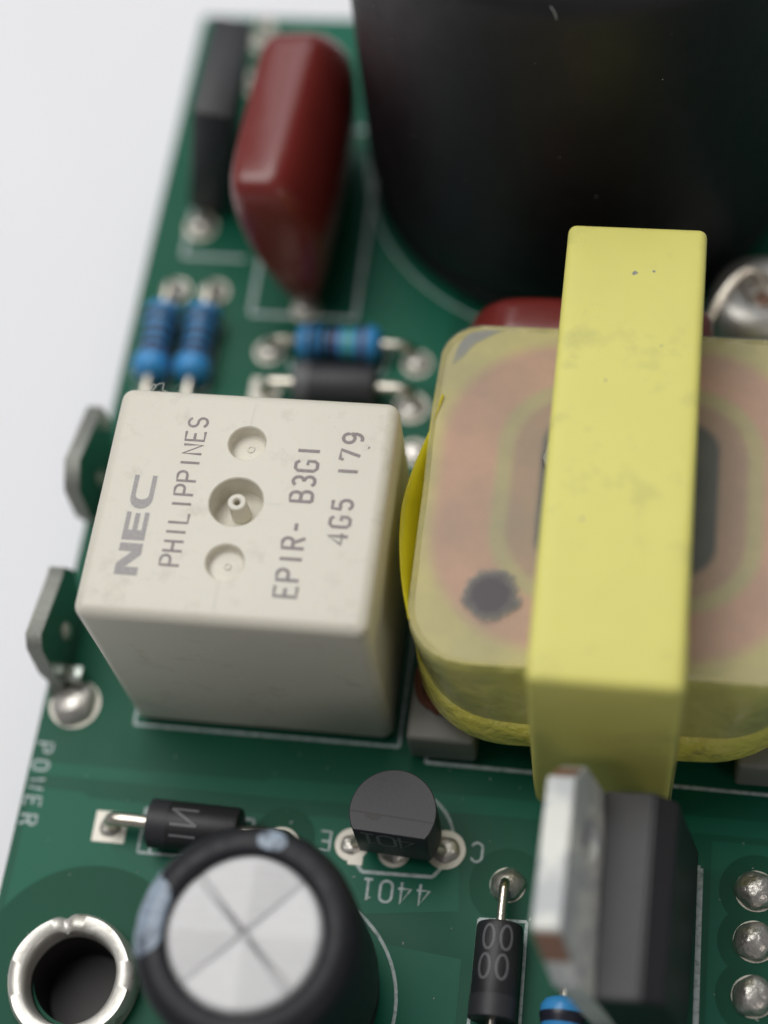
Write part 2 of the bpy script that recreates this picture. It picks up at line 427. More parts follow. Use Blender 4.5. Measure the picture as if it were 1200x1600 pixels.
# silkscreen outlines
Z = 0.035
def silk(pts, w=0.10, closed=False):
    bm = B()
    P = [(x, y, Z) for x, y in pts]
    if closed: P.append(P[0])
    for a, b_ in zip(P, P[1:]):
        tube(bm, [a, b_], w, 8, 0.12, (0, 0, 1))
    bpart('silkscreen_outline', bm, 'silk')
def silk_path(pts, w=0.10):
    bm = B(); tube(bm, [(x, y, Z) for x, y in pts], w, 8, 0.12, (0, 0, 1)); bpart('silkscreen_outline', bm, 'silk')
silk([(-12.5, -1), (-12.5, -14.66), (2.72, -14.66), (2.72, -1)], 0.085)
silk([(-10.85, -20.2), (-10.85, -22.0), (-10.2, -22.0), (-10.2, -21.6)], 0.08); silk([(-10.2, -22.0), (-4.75, -22.0)], 0.08)
silk([(-10.85, -20.2), (-10.85, -19.5), (-10.3, -19.5)], 0.08)
silk([(-5.3, -19.55), (-4.7, -19.6), (-4.7, -20.3)], 0.08)
silk([(0.9, -21.05), (1.6, -21.88), (5.42, -21.80), (6.0, -21.05)], 0.10)
silk_path([(3.4 + 2.95 * math.cos(math.radians(a)), -20.0 + 2.95 * math.sin(math.radians(a))) for a in range(5, 60, 6)], 0.08)
silk_path([(-1.6 + 5.9 * math.cos(math.radians(a)), -29.0 + 5.9 * math.sin(math.radians(a))) for a in range(-60, 90, 5)], 0.09)
silk([(8.12, -30), (8.12, -23.8), (10.62, -23.7), (10.75, -30)], 0.085)
silk([(12.9, -19.85), (19.45, -19.95), (19.62, -34)], 0.15)
silk([(4.3, -8), (4.3, -15.42), (24.5, -15.6)], 0.10)
silk([(-10.45, 13.7), (-3.6, 13.7), (-3.9, 29.1), (-10.6, 29.1)], 0.13, True)
silk([(-15.7, 18.0), (-11.5, 18.0)], 0.12); silk([(-15.7, 18.0), (-15.7, 38.2)], 0.12)
for x0 in (-17.0, -14.35):
    silk([(x0 + 0.1, 7.6), (x0 + 2.1, 7.6), (x0 + 2.1, 12.8), (x0 + 0.1, 12.8)], 0.1)
silk([(-7.2, 9.7), (-1.3, 9.7)], 0.1); silk([(-1.3, 9.7), (-1.1, 12.2)], 0.1); silk([(-7.2, 9.7), (-7.3, 10.4)], 0.1)
silk_path([(9.7 + 14.05 * math.cos(math.radians(a)), 27.1 + 14.05 * math.sin(math.radians(a))) for a in range(150, 330, 5)], 0.07)
# lettering
bm = B(); write(bm, 'POWER', (-17.85, -16.25, Z), (0, -1, 0), (1, 0, 0), 0.92, 4.95, 0.075); bpart('silkscreen_lettering', bm, 'silk')
bm = B(); write(bm, '44Oi', (5.35, -22.25, Z), (-1, 0, 0), (0, -1, 0), 1.15, 3.65, 0.075); bpart('silkscreen_lettering', bm, 'silk')
bm = B(); write(bm, 'E', (-0.35, -19.85, Z), (-1, 0, 0), (0, -1, 0), 1.05, 1, 0.07); bpart('silkscreen_lettering', bm, 'silk')
bm = B(); write(bm, 'C', (7.95, -19.7, Z), (-1, 0, 0), (0, -1, 0), 1.05, 1, 0.07); bpart('silkscreen_lettering', bm, 'silk')
bm = B(); write(bm, 'R', (-17.4, 9.0, Z), (0, -1, 0), (1, 0, 0), 0.9, 1, 0.075); bpart('silkscreen_lettering', bm, 'silk')

# pads and solder joints
def pad(x, y, r=1.0, h=0.5, m='solder', square=False, flat=False, ring=0.8):
    bm = B()
    if square: prism(bm, rect(x - 0.92, y - 0.87, x + 0.92, y + 0.87), 0.002, 0.06)
    elif flat: disc(bm, (x, y, 0.002), r, 0.06)
    else: disc(bm, (x, y, 0.002), r, 0.05)
    p = bpart('solder_pad', bm, 'tin')
    if not flat:
        bm = B(); blob(bm, (x, y, 0.03), r * (0.6 if square else ring), h)
        o = fin('solder_joint', bm, m); o.parent = p
pad(-12.65, -20.75, square=True, h=0.35)
pad(-3.0, -20.8, 0.95, 0.4)
pad(0.85, -20.45, 0.92, 0.22, ring=0.66); bm = B(); prism(bm, rect(0.75, -21.55, 1.55, -21.1), 0.004, 0.055); bpart('solder_pad', bm, 'tin')
pad(5.95, -20.25, 1.08, 0.22, ring=0.72)
pad(3.2, -20.6, 0.9, 0.35)
pad(9.45, -21.85, 0.95, 0.75, ring=0.98)
for yy in (-20.9, -23.55, -26.35): pad(22.35, yy, 1.1, 0.95, ring=0.98)
pad(-16.2, -13.75, 1.5, 0.9, ring=0.9)
pad(-18.0 + 1.0, 1.7, 0.6, 0.7)
for x, y in ((-15.6, 15.2), (-13.05, 15.25)): pad(x, y, 0.92, 0.5)
for x, y in ((-15.7, 5.6), (-13.1, 5.6)): pad(x, y, 0.9, 0.4)
pad(-8.75, 10.9, 0.95, 0.5); pad(0.75, 10.55, 0.95, 0.5)
pad(-8.55, 8.0, square=True, h=0.3); pad(0.75, 7.35, 1.1, 0.4); pad(1.3, 4.2, 0.9, 0.4)
pad(-14.9, 20.4, 1.05, 0.7); pad(-13.4, 37.0, 1.0, 0.6); pad(-13.3, 33.0, 1.0, 0.9); pad(-6.9, 14.2, 0.9, 0.5)
pad(18.7, -28.4, 0.5, 0.2)

# ------------------------------------------------------------------ relay
relay = thing('relay', 'ivory plastic relay box printed NEC PHILIPPINES with three round dimples in its top', 'relay', (-4.95, -7.9, 0))
x0, x1, y0, y1, zt = -12.4, 2.5, -14.5, -1.2, 14.8
def mk(bm, name='tmp'):
    me = bpy.data.meshes.new(name); bmesh.ops.recalc_face_normals(bm, faces=bm.faces); bm.to_mesh(me); bm.free()
    o = bpy.data.objects.new(name, me); COL.objects.link(o); return o
bm = B(); box(bm, (x0, y0, 0.15), (x1, y1, zt), 0.68, 6)
for v in bm.verts:        # moulding draft: a little narrower at the foot
    k = 1 - 0.012 * (1 - v.co.z / zt)
    v.co.x = (v.co.x + 4.95) * k - 4.95; v.co.y = (v.co.y + 7.9) * k - 7.9
shell = mk(bm, 'casing')
cut = B()
for hx, hy, hr, hd in ((-5.1, -4.3, 0.95, 0.75), (-5.1, -7.75, 1.36, 1.5), (-5.1, -11.15, 0.95, 0.55)):
    lathe(cut, [(0, -hd), (hr - 0.14, -hd), (hr - 0.04, -hd + 0.06), (hr, -hd + 0.2), (hr + 0.02, -0.07), (hr + 0.09, 0.01), (hr + 0.09, 1), (0, 1)], 56, T(hx, hy, zt))
cutter = mk(cut, 'cutter')
mod = shell.modifiers.new('b', 'BOOLEAN'); mod.operation = 'DIFFERENCE'; mod.object = cutter; mod.solver = 'EXACT'
bpy.context.view_layer.update()
me = bpy.data.meshes.new_from_object(shell.evaluated_get(bpy.context.evaluated_depsgraph_get()))
bpy.data.objects.remove(shell); bpy.data.objects.remove(cutter)
bm = B(); bm.from_mesh(me); bpy.data.meshes.remove(me)
fin('casing', bm, 'relay', relay, 30)
bm = B(); lathe(bm, [(0.17, 0.9), (0.17, 1.38), (0.24, 1.46), (0.42, 1.46), (0.48, 1.40), (0.52, 0.0)], 36, T(-5.08, -7.72, zt - 1.5)); fin('vent_boss', bm, 'relay', relay)
bm = B(); disc(bm, (-5.08, -7.72, zt - 0.65), 0.18, 0.02, 20); fin('vent_bore', bm, 'copper', relay)
for hx, hy, d in ((-5.02, -4.25, 0.75), (-5.05, -11.15, 0.55)):
    bm = B(); lathe(bm, [(0, 0.0), (0.10, 0.02), (0.13, 0.07), (0.18, 0.06), (0.22, 0.0)], 24, T(hx, hy, zt - d)); fin('gate_mark', bm, 'relay', relay)
zz = zt + 0.008
U_, V_ = (0, 1, 0), (-1, 0, 0)
bm = B(); write(bm, 'PHILIPPINES', (-7.38, -11.55, zz), U_, V_, 1.0, 8.55, 0.072, wide=0.95, flat=0.2); fin('printed_lettering', bm, 'relay_ink', relay)
bm = B(); write(bm, 'EP1R-', (-1.25, -12.8, zz), U_, V_, 1.12, 0, 0.092, cw=8.55/9.65, wide=0.9, flat=0.2); fin('printed_lettering', bm, 'relay_ink', relay)
bm = B(); write(bm, 'B3g1', (-1.25, -12.8 + 6 * 8.55 / 9.65, zz), U_, V_, 1.12, 0, 0.092, cw=8.55/9.65, wide=0.9, flat=0.2); fin('printed_lettering', bm, 'relay_ink', relay)
bm = B(); write(bm, '4g5', (0.85, -9.75, zz), U_, V_, 1.0, 0, 0.092, cw=6.45/6.65, wide=1.0, flat=0.2); fin('printed_lettering', bm, 'relay_ink', relay)
bm = B(); write(bm, '179', (0.85, -9.75 + 4 * 6.45 / 6.65, zz), U_, V_, 1.0, 0, 0.092, cw=6.45/6.65, wide=1.0, flat=0.2); fin('printed_lettering', bm, 'relay_ink', relay)
def logo(poly):     # poly in (along, up) units of letter height
    bm = B()
    prism(bm, [(-9.42 - v * 1.18, -12.25 + u * 1.18) for u, v in poly], zt + 0.002, zt + 0.014)
    fin('logo_letter', bm, 'logo_ink', relay, 0)
logo([(0, 0), (0, 1), (.52, 1), (1.12, .40), (1.12, 1), (1.5, 1), (1.5, 0), (.98, 0), (.38, .6), (.38, 0)])
logo([(1.66, 0), (1.66, 1), (3.0, 1), (3.0, .80), (2.13, .80), (2.13, .61), (2.95, .61), (2.95, .40), (2.13, .40), (2.13, .20), (3.0, .20), (3.0, 0)])
logo([(3.12 + u, v) for u, v in ([(1.7, 0), (1.7, .2), (.72, .2)] + [(.72 - .22 * math.sin(t), .5 - .3 * math.cos(t)) for t in (0.4, .9, 1.57, 2.2, 2.7)] + [(.72, .8), (1.7, .8), (1.7, 1), (.6, 1)] + [(.55 - .5 * math.sin(t), .5 + .5 * math.cos(t)) for t in (.3, .7, 1.1, 1.57, 2.0, 2.4, 2.8)] + [(.6, 0)])])
bm = B()
for p, q in (((x0 + 0.16, y0 + 0.147), (x1 - 0.16, y0 + 0.147)),):
    tube(bm, [(p[0] + 0.3, p[1], 0.9), (q[0] - 0.3, q[1], 0.9)], 0.02, 6)
fin('mould_seam', bm, 'relay', relay)
# fine mould seams in the top
for a, b_ in (((-5.1, -3.25), (-5.0, -1.9)), ((-5.2, -12.1), (-5.2, -13.9)), ((-3.6, -7.75), (-2.6, -7.7))):
    bm = B(); tube(bm, [(*a, zt), (*b_, zt)], 0.03, 6, 0.15, (0, 0, 1)); fin('mould_seam', bm, 'relay', relay)
bm = B(); disc(bm, (1.25, -4.15, zt + 0.002), 0.07, 0.01, 10, 0.3); fin('ink_speck', bm, 'relay_ink', relay)

# ------------------------------------------------------------------ transformer
tx = thing('transformer', 'yellow taped transformer with a broad matt yellow band over its pinkish coil', 'transformer', (14, -4.5, 0))
# band over the core
bm = B(); t = bmesh.new()
bmesh.ops.create_cube(t, size=1)
for v in t.verts: v.co = Vector((14.02 + v.co.x * 7.15, -4.45 + v.co.y * 25.9, 9.1 + v.co.z * 17.3))
bmesh.ops.bevel(t, geom=t.edges[:], offset=0.45, segments=5, affect='EDGES', profile=0.5)
bmesh.ops.subdivide_edges(t, edges=[e for e in t.edges if e.calc_length() > 3], cuts=10, use_grid_fill=True)
for v in t.verts:
    k = max(0, 1 - abs(v.co.z - 9) / 9)
    if v.co.z < 3 and v.co.y < -15: v.co.x += (3 - v.co.z) * 0.05 * (1 if v.co.x < 14 else -0.25)
    if v.co.y > 8: v.co.z -= 0.12
merge(bm, t); fin('core_band', bm, 'band', tx, 50)
for x, y, r_ in ((14.05, 5.35, .13), (15.0, 5.5, .08), (13.0, -1.2, .06), (15.6, 1.0, .05), (12.4, -9.0, .07)):
    bm = B(); disc(bm, (x, y, 17.745), r_, 0.012, 9, 0.35); fin('dirt_speck', bm, 'blade_edge', tx, 0)
bm = B(); box(bm, (17.45, -17.2, 1.0), (17.68, -14.0, 16.9), 0.05); box(bm, (17.3, -15, 8.2), (17.75, 6, 11.9), 0.1)
fin('tape_edge', bm, 'tape', tx)

def rrect(cx, cy, hx, hyf, hyb, rf, rb, n=10):
    """outline: rounded rectangle, front (-y) half depth hyf, back hyb, corner radii rf rb"""
    pts = []
    for (sx, sy, r, a0) in ((1, 1, rb, 0), (-1, 1, rb, 90), (-1, -1, rf, 180), (1, -1, rf, 270)):
        hy = hyb if sy > 0 else hyf
        ccx, ccy = cx + sx * (hx - r), cy + sy * (hy - r)
        for k in range(n + 1):
            a = math.radians(a0 + 90 * k / n); pts.append((ccx + r * math.cos(a), ccy + r * math.sin(a)))
    # densify straight runs so that bulges can show
    out = []
    for i, p in enumerate(pts):
        q = pts[(i + 1) % len(pts)]; out.append(p)
        d = math.hypot(q[0] - p[0], q[1] - p[1])
        for k in range(1, int(d // 1.2) + 1):
            s = k / (int(d // 1.2) + 1); out.append((p[0] + (q[0] - p[0]) * s, p[1] + (q[1] - p[1]) * s))
    return out
def loft(bm, levels, mk_out, wob=0.0):
    rings = []
    for lv in levels:
        z, outl = lv[0], mk_out(lv)
        ring = []
        for i, (x, y) in enumerate(outl):
            a = math.atan2(y + 4.5, x - 14)
            w = wob * (math.sin(5 * a + z * 0.5) + 0.6 * math.sin(9 * a - z * 0.9))
            ring.append(bm.verts.new((x + w * math.cos(a), y + w * math.sin(a), z)))
        rings.append(ring)
    return rings
def const_n(levels):
    # every level is resampled to the same number of points
    N_ = 120
    def mkr(lv):
        z, hx, hyf, hyb, rf, rb = lv
        P = rrect(14.1, -4.5, hx, hyf, hyb, rf, rb)
        out = []
        for i in range(N_):       # by angle about the centre
            a = 2 * PI * i / N_
            d = Vector((math.cos(a), math.sin(a)))
            best = None
            for p, q in zip(P, P[1:] + P[:1]):
                p1, q1 = Vector(p) - Vector((14.1, -4.5)), Vector(q) - Vector((14.1, -4.5))
                e = q1 - p1; den = d.x * e.y - d.y * e.x
                if abs(den) < 1e-9: continue
                tt = (p1.x * e.y - p1.y * e.x) / den; ss = (p1.x * d.y - p1.y * d.x) / den
                if tt > 0 and -1e-6 <= ss <= 1 + 1e-6: best = tt if best is None else max(best, tt)
            out.append((14.1 + d.x * best, -4.5 + d.y * best))
        return out
    return mkr
levels = [(1.8, 9.2, 9.6, 9.3, 4.5, 3), (3.4, 9.9, 10.55, 9.6, 5.0, 3), (4.3, 10.15, 11.0, 9.9, 5.2, 2.8), (5.0, 10.3, 11.2, 10.0, 5.2, 2.6), (5.8, 10.2, 10.95, 10.0, 5, 2.6),
          (7.2, 10.15, 10.75, 10.0, 4.6, 2.4), (9.5, 10.25, 10.45, 10.05, 4.0, 2.2), (11.4, 10.3, 10.1, 10.1, 3.2, 2.2), (11.9, 10.28, 9.95, 10.1, 3.1, 2.2), (12.05, 10.2, 9.86, 10.04, 3.0, 2.2)]
bm = B(); rings = loft(bm, levels, const_n(levels), 0.05)
for A, C in zip(rings, rings[1:]):
    n = len(A)
    for i in range(n): bm.faces.new((A[i], A[(i + 1) % n], C[(i + 1) % n], C[i]))
bm.faces.new(rings[0][::-1])
lip = [bm.verts.new(Vector((14.1, -4.5, 0)) + (v.co - Vector((14.1, -4.5, 0))) * 0.97) for v in rings[-1]]
for v in lip: v.co.z = 11.97
n = len(lip)
for i in range(n): bm.faces.new((rings[-1][i], rings[-1][(i + 1) % n], lip[(i + 1) % n], lip[i]))
fin('coil_tape', bm, 'tape', tx, 60)
lv2 = [(2.4, 9.6, 10.1, 9.5, 4.8, 3), (3.3, 9.98, 10.68, 9.7, 5.0, 3), (4.2, 10.25, 11.13, 10.0, 5.2, 2.8), (4.9, 10.38, 11.33, 10.1, 5.2, 2.6), (5.4, 10.34, 11.22, 10.1, 5.1, 2.6), (6.0, 10.36, 11.2, 10.1, 5.0, 2.6), (6.6, 10.34, 11.02, 10.1, 4.9, 2.6), (6.9, 10.2, 10.8, 10.0, 4.8, 2.6)]
bm = B(); rings = loft(bm, lv2, const_n(lv2), 0.07)
for A, C in zip(rings, rings[1:]):
    n = len(A)
    for i in range(n): bm.faces.new((A[i], A[(i + 1) % n], C[(i + 1) % n], C[i]))
fin('tape_hem', bm, 'tape_hem', tx, 60)
# what shows through the film: margin tape, winding, inner tape, inner winding, core
tint = bpy.data.materials.new('wound layers'); tint.use_nodes = True
at = tint.node_tree.nodes.new('ShaderNodeAttribute'); at.attribute_name = 'tint'
pb = tint.node_tree.nodes['Principled BSDF']; tint.node_tree.links.new(at.outputs['Color'], pb.inputs['Base Color']); pb.inputs['Roughness'].default_value = 0.55
Mt['tint'] = tint
def tinted(name, outline, c, z, own, edge, fade):
    """flat layer whose colour runs into its neighbour's over 'fade' mm"""
    bm = B(); lay = bm.verts.layers.float_color.new('tint'); rings = []
    rad_m = sum(math.hypot(x - c[0], y - c[1]) for x, y in outline) / len(outline)
    K = 8
    for k in range(K + 1):
        f_ = 1 - fade / rad_m * k / K; t_ = k / K; t_ = t_ * t_ * (3 - 2 * t_)
        ring = []
        for x, y in outline:
            v = bm.verts.new((c[0] + (x - c[0]) * f_, c[1] + (y - c[1]) * f_, z)); v[lay] = (*[e + (o_ - e) * t_ for o_, e in zip(own, edge)], 1); ring.append(v)
        rings.append(ring)
    for A, C in zip(rings, rings[1:]):
        for i in range(len(A)): bm.faces.new((A[i], A[(i + 1) % len(A)], C[(i + 1) % len(A)], C[i]))
    bm.faces.new(rings[-1])
    fin(name, bm, 'tint', tx, 0)
cM, cW, cI, cN, cK = (0.74, 0.71, 0.34), (0.73, 0.475, 0.395), (0.60, 0.56, 0.34), (0.53, 0.385, 0.32), (0.05, 0.07, 0.10)
def RR(hx, hy, r_, cx=14.4, cy=-4.35): return rrect(cx, cy, hx, hy, hy, r_, r_)
tinted('margin_tape', RR(10.14, 9.8, 2.8, 14.1, -4.5), (14.1, -4.5), 11.98, cM, cM, 1)
tinted('winding', RR(10.1, 9.5, 6.6, 14.1, -4.45), (14.1, -4.3), 11.985, cW, cM, 1.1)
tinted('inner_tape', RR(7.15, 6.8, 4.2), (14.4, -4.35), 11.99, cI, cW, 0.6)
tinted('inner_winding', RR(6.3, 5.95, 3.5), (14.4, -4.35), 11.995, cN, cI, 0.6)
tinted('core_post', RR(4.8, 4.7, 1.8), (14.4, -4.35), 12.0, cK, cN, 0.6)
bm = B(); prism(bm, rrect(14.1, -4.5, 10.22, 9.9, 10.06, 3.0, 2.25), 12.06, 12.14, 0.03); fin('film', bm, 'film', tx, 0)
# a dark ink blot, a grey crease and a burr
cr = [(4.55, 2.95), (4.8, 4.3), (5.5, 5.15), (7.2, 5.45), (5.75, 4.4), (5.1, 3.45)]
cr = smoothpath([(x, y, 0) for x, y in cr + cr[:1]], 5)[:-1]
tinted('film_crease', [(p.x, p.y) for p in cr], (5.2, 4.5), 12.0, (0.36, 0.40, 0.44), (0.50, 0.52, 0.38), 0.5)
bm = B(); prism(bm, [(9.85, -2.8), (10.25, -1.5), (10.55, -0.9), (10.6, -3.3), (10.2, -3.4)], 12.21, 12.5, 0.08); fin('film_burr', bm, 'bobbin', tx)
# the loose flap of tape on the left
bm = B()
outer = [(4.35, 0.9, 0), (3.95, -0.9, 0), (3.45, -3.0, 0), (2.98, -5.3, 0), (2.95, -6.6, 0), (3.15, -8.4, 0), (3.5, -10.3, 0), (4.1, -12.3, 0)]
pth = smoothpath([(x, y, 0) for x, y, w in outer], 6)
rows = []
for zi, (z, push) in enumerate(((4.6, 1.12), (7.2, 1.0), (9.6, 0.82), (10.9, 0.60), (11.7, 0.30), (12.1, 0.0))):
    rows.append([bm.verts.new((p.x + push * (4.3 - p.x) / 1.0 * 1.0, p.y, z + 0.12 * math.sin(p.y * 1.3))) for p in pth])
for A, C in zip(rows, rows[1:]):
    for i in range(len(A) - 1): bm.faces.new((A[i], A[i + 1], C[i + 1], C[i]))
o = fin('tape_flap', bm, 'tape_bright', tx, 60); s = o.modifiers.new('s', 'SOLIDIFY'); s.thickness = 0.09
# bobbin flange and feet
bm = B(); box(bm, (4.9, -13.2, 1.0), (23.3, 4.2, 1.9), 0.2); fin('bobbin_flange', bm, 'bobbin', tx)
for a, b_ in (((3.45, -15.35, 0.45), (7.15, -11.2, 3.35)), ((20.95, -15.35, 0.45), (24.7, -11.2, 3.35)), ((3.45, 2.2, 0.45), (7.15, 6.0, 3.35)), ((20.95, 2.2, 0.45), (24.7, 6.0, 3.35))):
    bm = B(); box(bm, a, b_, 0.28, 3); fin('bobbin_foot', bm, 'bobbin', tx)
for k in range(9):
    bm = B(); a = 3.7 + 0.16 * k; zc = 3.2 + 0.28 * (k % 3)
    tube(bm, smoothpath([(a + 1.6, -9.5 - 0.1 * k, 4.2), (a + 0.1, -11.3, zc + 0.8), (a + 0.15, -12.9 - 0.1 * k, zc + 0.3), (a + 1.2, -13.9, zc)]), 0.07, 6)
    fin('copper_wire', bm, 'wire', tx)
for k, (sx, sy) in enumerate(((5.2, -12.8), (5.2, -10), (22.9, -12.8), (22.9, -10))):
    bm = B(); tube(bm, [(sx, sy, -1.2), (sx, sy, 1.2)], 0.35, 10); fin('pin', bm, 'lead', tx)

# ------------------------------------------------------------------ large black capacitor
BX, BY, BR, BH = 9.7, 27.1, 13.7, 28.2
big = thing('large_capacitor', 'very large black sleeved capacitor can standing behind the yellow band', 'capacitor', (BX, BY, 0))
def br(z): return BR + 0.1 - 0.75 * max(0, z - 2) / 25
bm = B(); prof = [(0, 0.1), (BR - 1.6, 0.1), (BR - 0.7, 0.35), (BR - 0.25, 0.9), (BR - 0.1, 1.5), (BR - 0.16, 2.0), (BR - 0.42, 2.4), (BR - 0.42, 2.8), (BR - 0.12, 3.4), (br(4.2), 4.2)]
prof += [(br(z), z) for z in (6, 9, 12, 15, 18, 21, 24.2)] + [(br(25.3) - 0.02, 25.3)]
prof += [(br(25.7) - 2.4 + 2.38 * math.cos(t), 25.7 + 2.4 * math.sin(t)) for t in [k * PI / 2 / 8 for k in range(1, 9)]]
prof += [(BR - 4.0, BH - 0.15), (BR - 4.4, BH - 0.45), (0, BH - 0.5)]
lathe(bm, prof, 128, T(BX, BY, 0)); fin('sleeve', bm, 'black', big, 60)
o_f = B(); tube(o_f, smoothpath([(9.15, BY - br(25.5) + 0.36, 27.0), (9.4, BY - br(25.5) + 0.20, 26.6), (9.4, BY - br(25.5) + 0.12, 26.1), (9.15, BY - br(25.5) + 0.09, 25.6), (8.95, BY - br(25.5) + 0.08, 25.3)]), 0.022, 6)
tag(fin('fibre', o_f, 'dust'), 'short pale curved fibre stuck on the upper front of the large black capacitor', 'fibre')

# ------------------------------------------------------------------ dark red film capacitors
def red_cap(root, th, ln, ht, skew=0.75):
    """local frame: centred in x and y; horizontal slices (z, front, back, thickness) as shares of ht, ln/2 and th"""
    S = [(.03, .80, .70, .16), (.06, .92, .86, .28), (.12, .97, .95, .42), (.25, 1.0, 1.0, .64), (.42, 1.0, 1.0, .86), (.58, 1.0, 1.0, .97), (.70, 1.0, .98, .98), (.80, 1.0, .92, .92),
         (.88, .99, .85, .83), (.94, .96, .77, .73), (.975, .92, .70, .63), (.995, .86, .64, .52), (1.0, .78, .56, .38)]
    bm = B(); rings = []; n = 56; e = 0.38
    for z, fr, bk, t_ in S:
        ring = []
        for i in range(n):
            a = 2 * PI * i / n; c, s_ = math.cos(a), math.sin(a)
            x = math.copysign(abs(c) ** e, c) * th / 2 * t_ - (max(0, .98 - t_) * th / 2 * skew if z > .65 else 0); y = math.copysign(abs(s_) ** e, s_) * ln / 2
            ring.append(bm.verts.new((x, y * (bk if y > 0 else fr), z * ht)))
        rings.append(ring)
    for A, C in zip(rings, rings[1:]):
        for i in range(n): bm.faces.new((A[i], A[(i + 1) % n], C[(i + 1) % n], C[i]))
    bm.faces.new(rings[0][::-1]); bm.faces.new(rings[-1])
    h = ln / 2
    fin('body', bm, 'red', root, 60)
    for s in (-1, 1):
        bm = B(); tube(bm, [(0, s * (h - 2.0), -1.2), (0, s * (h - 2.0), 1.4)], 0.35, 10); fin('lead', bm, 'lead', root)
rc = thing('film_capacitor', 'tall dark red dipped film capacitor standing beside the upright black block at the far left', 'capacitor', (-6.35, 20.9, 0), world=False)
red_cap(rc, 5.5, 14.6, 12.7, 0.35)
rc.rotation_euler = (0, math.radians(-6), math.radians(-2))
rc2 = thing('film_capacitor', 'dark red film capacitor mostly hidden behind the coil of the transformer', 'capacitor', (11.5, 7.1, 0), world=False)
red_cap(rc2, 4.6, 14.0, 10.9, 0)
rc2.rotation_euler = (0, 0, math.radians(90))

# ------------------------------------------------------------------ upright black block
blk = thing('rectifier_block', 'slim upright black block with metal leads at the far left corner of the board', 'rectifier', (-14.7, 24.6, 0), world=False)
bm = B(); box(bm, (-1.2, -3.5, 0.7), (1.2, 4.3, 10.7), 0.16, 2); fin('body', bm, 'black_epoxy', blk)
for y in (-3.0, -0.6, 1.6, 3.7):
    bm = B(); tube(bm, [(0, y, -1.2), (0, y, 1.0)], 0.3, 8); fin('lead', bm, 'lead', blk)
blk.rotation_euler = (0, math.radians(13), 0)
lw = B(); tube(lw, smoothpath([(-13.4, 37.0, 0.2), (-13.1, 36.8, 1.9), (-12.4, 36.0, 2.8), (-12.1, 34.5, 2.8), (-12.9, 33.2, 1.6), (-13.3, 33.0, 0.2)]), 0.35, 10)
tag(fin('wire_link', lw, 'lead'), 'bent bare wire link on two solder pads behind the black block, far left', 'wire link')

# ------------------------------------------------------------------ axial resistors
def resistor(name, label, bands, loc, rz, half_span, group, q=0.9):
    """axis along local x"""
    r = thing(name, label, 'resistor', loc, group, world=False)
    zc = 1.25
    bands = [(a_ * q, w_ * q, m_) for a_, w_, m_ in bands]
    prof = [(0, -3.0), (0.5, -2.98), (0.95, -2.8), (1.16, -2.45), (1.18, -1.9), (1.08, -1.45), (0.97, -1.2), (0.96, 0), (0.97, 1.2), (1.08, 1.45), (1.18, 1.9), (1.16, 2.45), (0.95, 2.8), (0.5, 2.98), (0, 3.0)]
    prof = [(a_, b_ * q) for a_, b_ in prof]
    R_ = T(0, 0, zc) @ Matrix.Rotation(PI / 2, 4, 'Y')
    bm = B(); lathe(bm, prof, 32, R_); fin('body', bm, 'blue', r, 60)
    for px_, w, m_ in bands:
        bm = B()
        def rad(x):
            for (ra, za), (rb_, zb) in zip(prof, prof[1:]):
                if za <= x <= zb: return ra + (rb_ - ra) * (x - za) / (zb - za)
        xs = [px_ - w / 2 + w * k / 4 for k in range(5)]
        lathe(bm, [(rad(x) + 0.012, x) for x in xs], 32, R_); fin('colour_band', bm, m_, r, 60)
    for s in (-1, 1):
        bm = B(); tube(bm, smoothpath([(s * 2.9 * q, 0, zc), (s * (half_span - 0.9), 0, zc), (s * (half_span - 0.25), 0, zc - 0.2), (s * half_span, 0, zc - 0.8), (s * half_span, 0, -1.0)]), 0.30, 10)
        fin('lead', bm, 'lead', r)
    return r
BA = [(1.75, 0.6, 'band_dark'), (0.85, 0.5, 'band_dark'), (0.05, 0.5, 'band_dark'), (-0.75, 0.5, 'band_dark'), (-1.3, 0.3, 'band_brown')]
grp = 'blue resistors behind the relay'
resistor('resistor', 'blue banded resistor lying lengthwise, nearest the left edge of the board', BA, (-15.75, 10.45, 0), -PI / 2, 4.8, None).rotation_euler = (0, 0, PI / 2)
resistor('resistor', 'blue banded resistor lying lengthwise, inner one of the parallel pair behind the relay', BA, (-13.1, 10.45, 0), -PI / 2, 4.8, None).rotation_euler = (0, 0, PI / 2)
BB = [(-1.95, 0.34, 'band_dark'), (-1.3, 0.3, 'band_dark'), (-0.65, 0.5, 'band_dark'), (-0.15, 0.3, 'band_violet'), (0.75, 0.8, 'band_green'), (1.75, 0.36, 'band_brown')]
resistor('resistor', 'blue resistor lying crosswise with a green band, behind the grey diode', BB, (-4.1, 11.0, 0), 0, 4.65, None)
resistor('resistor', 'blue resistor lying partly under the metal tab of the power transistor', BA, (12.9, -30.35, 0), PI / 2, 4.7, None).rotation_euler = (0, 0, PI / 2)

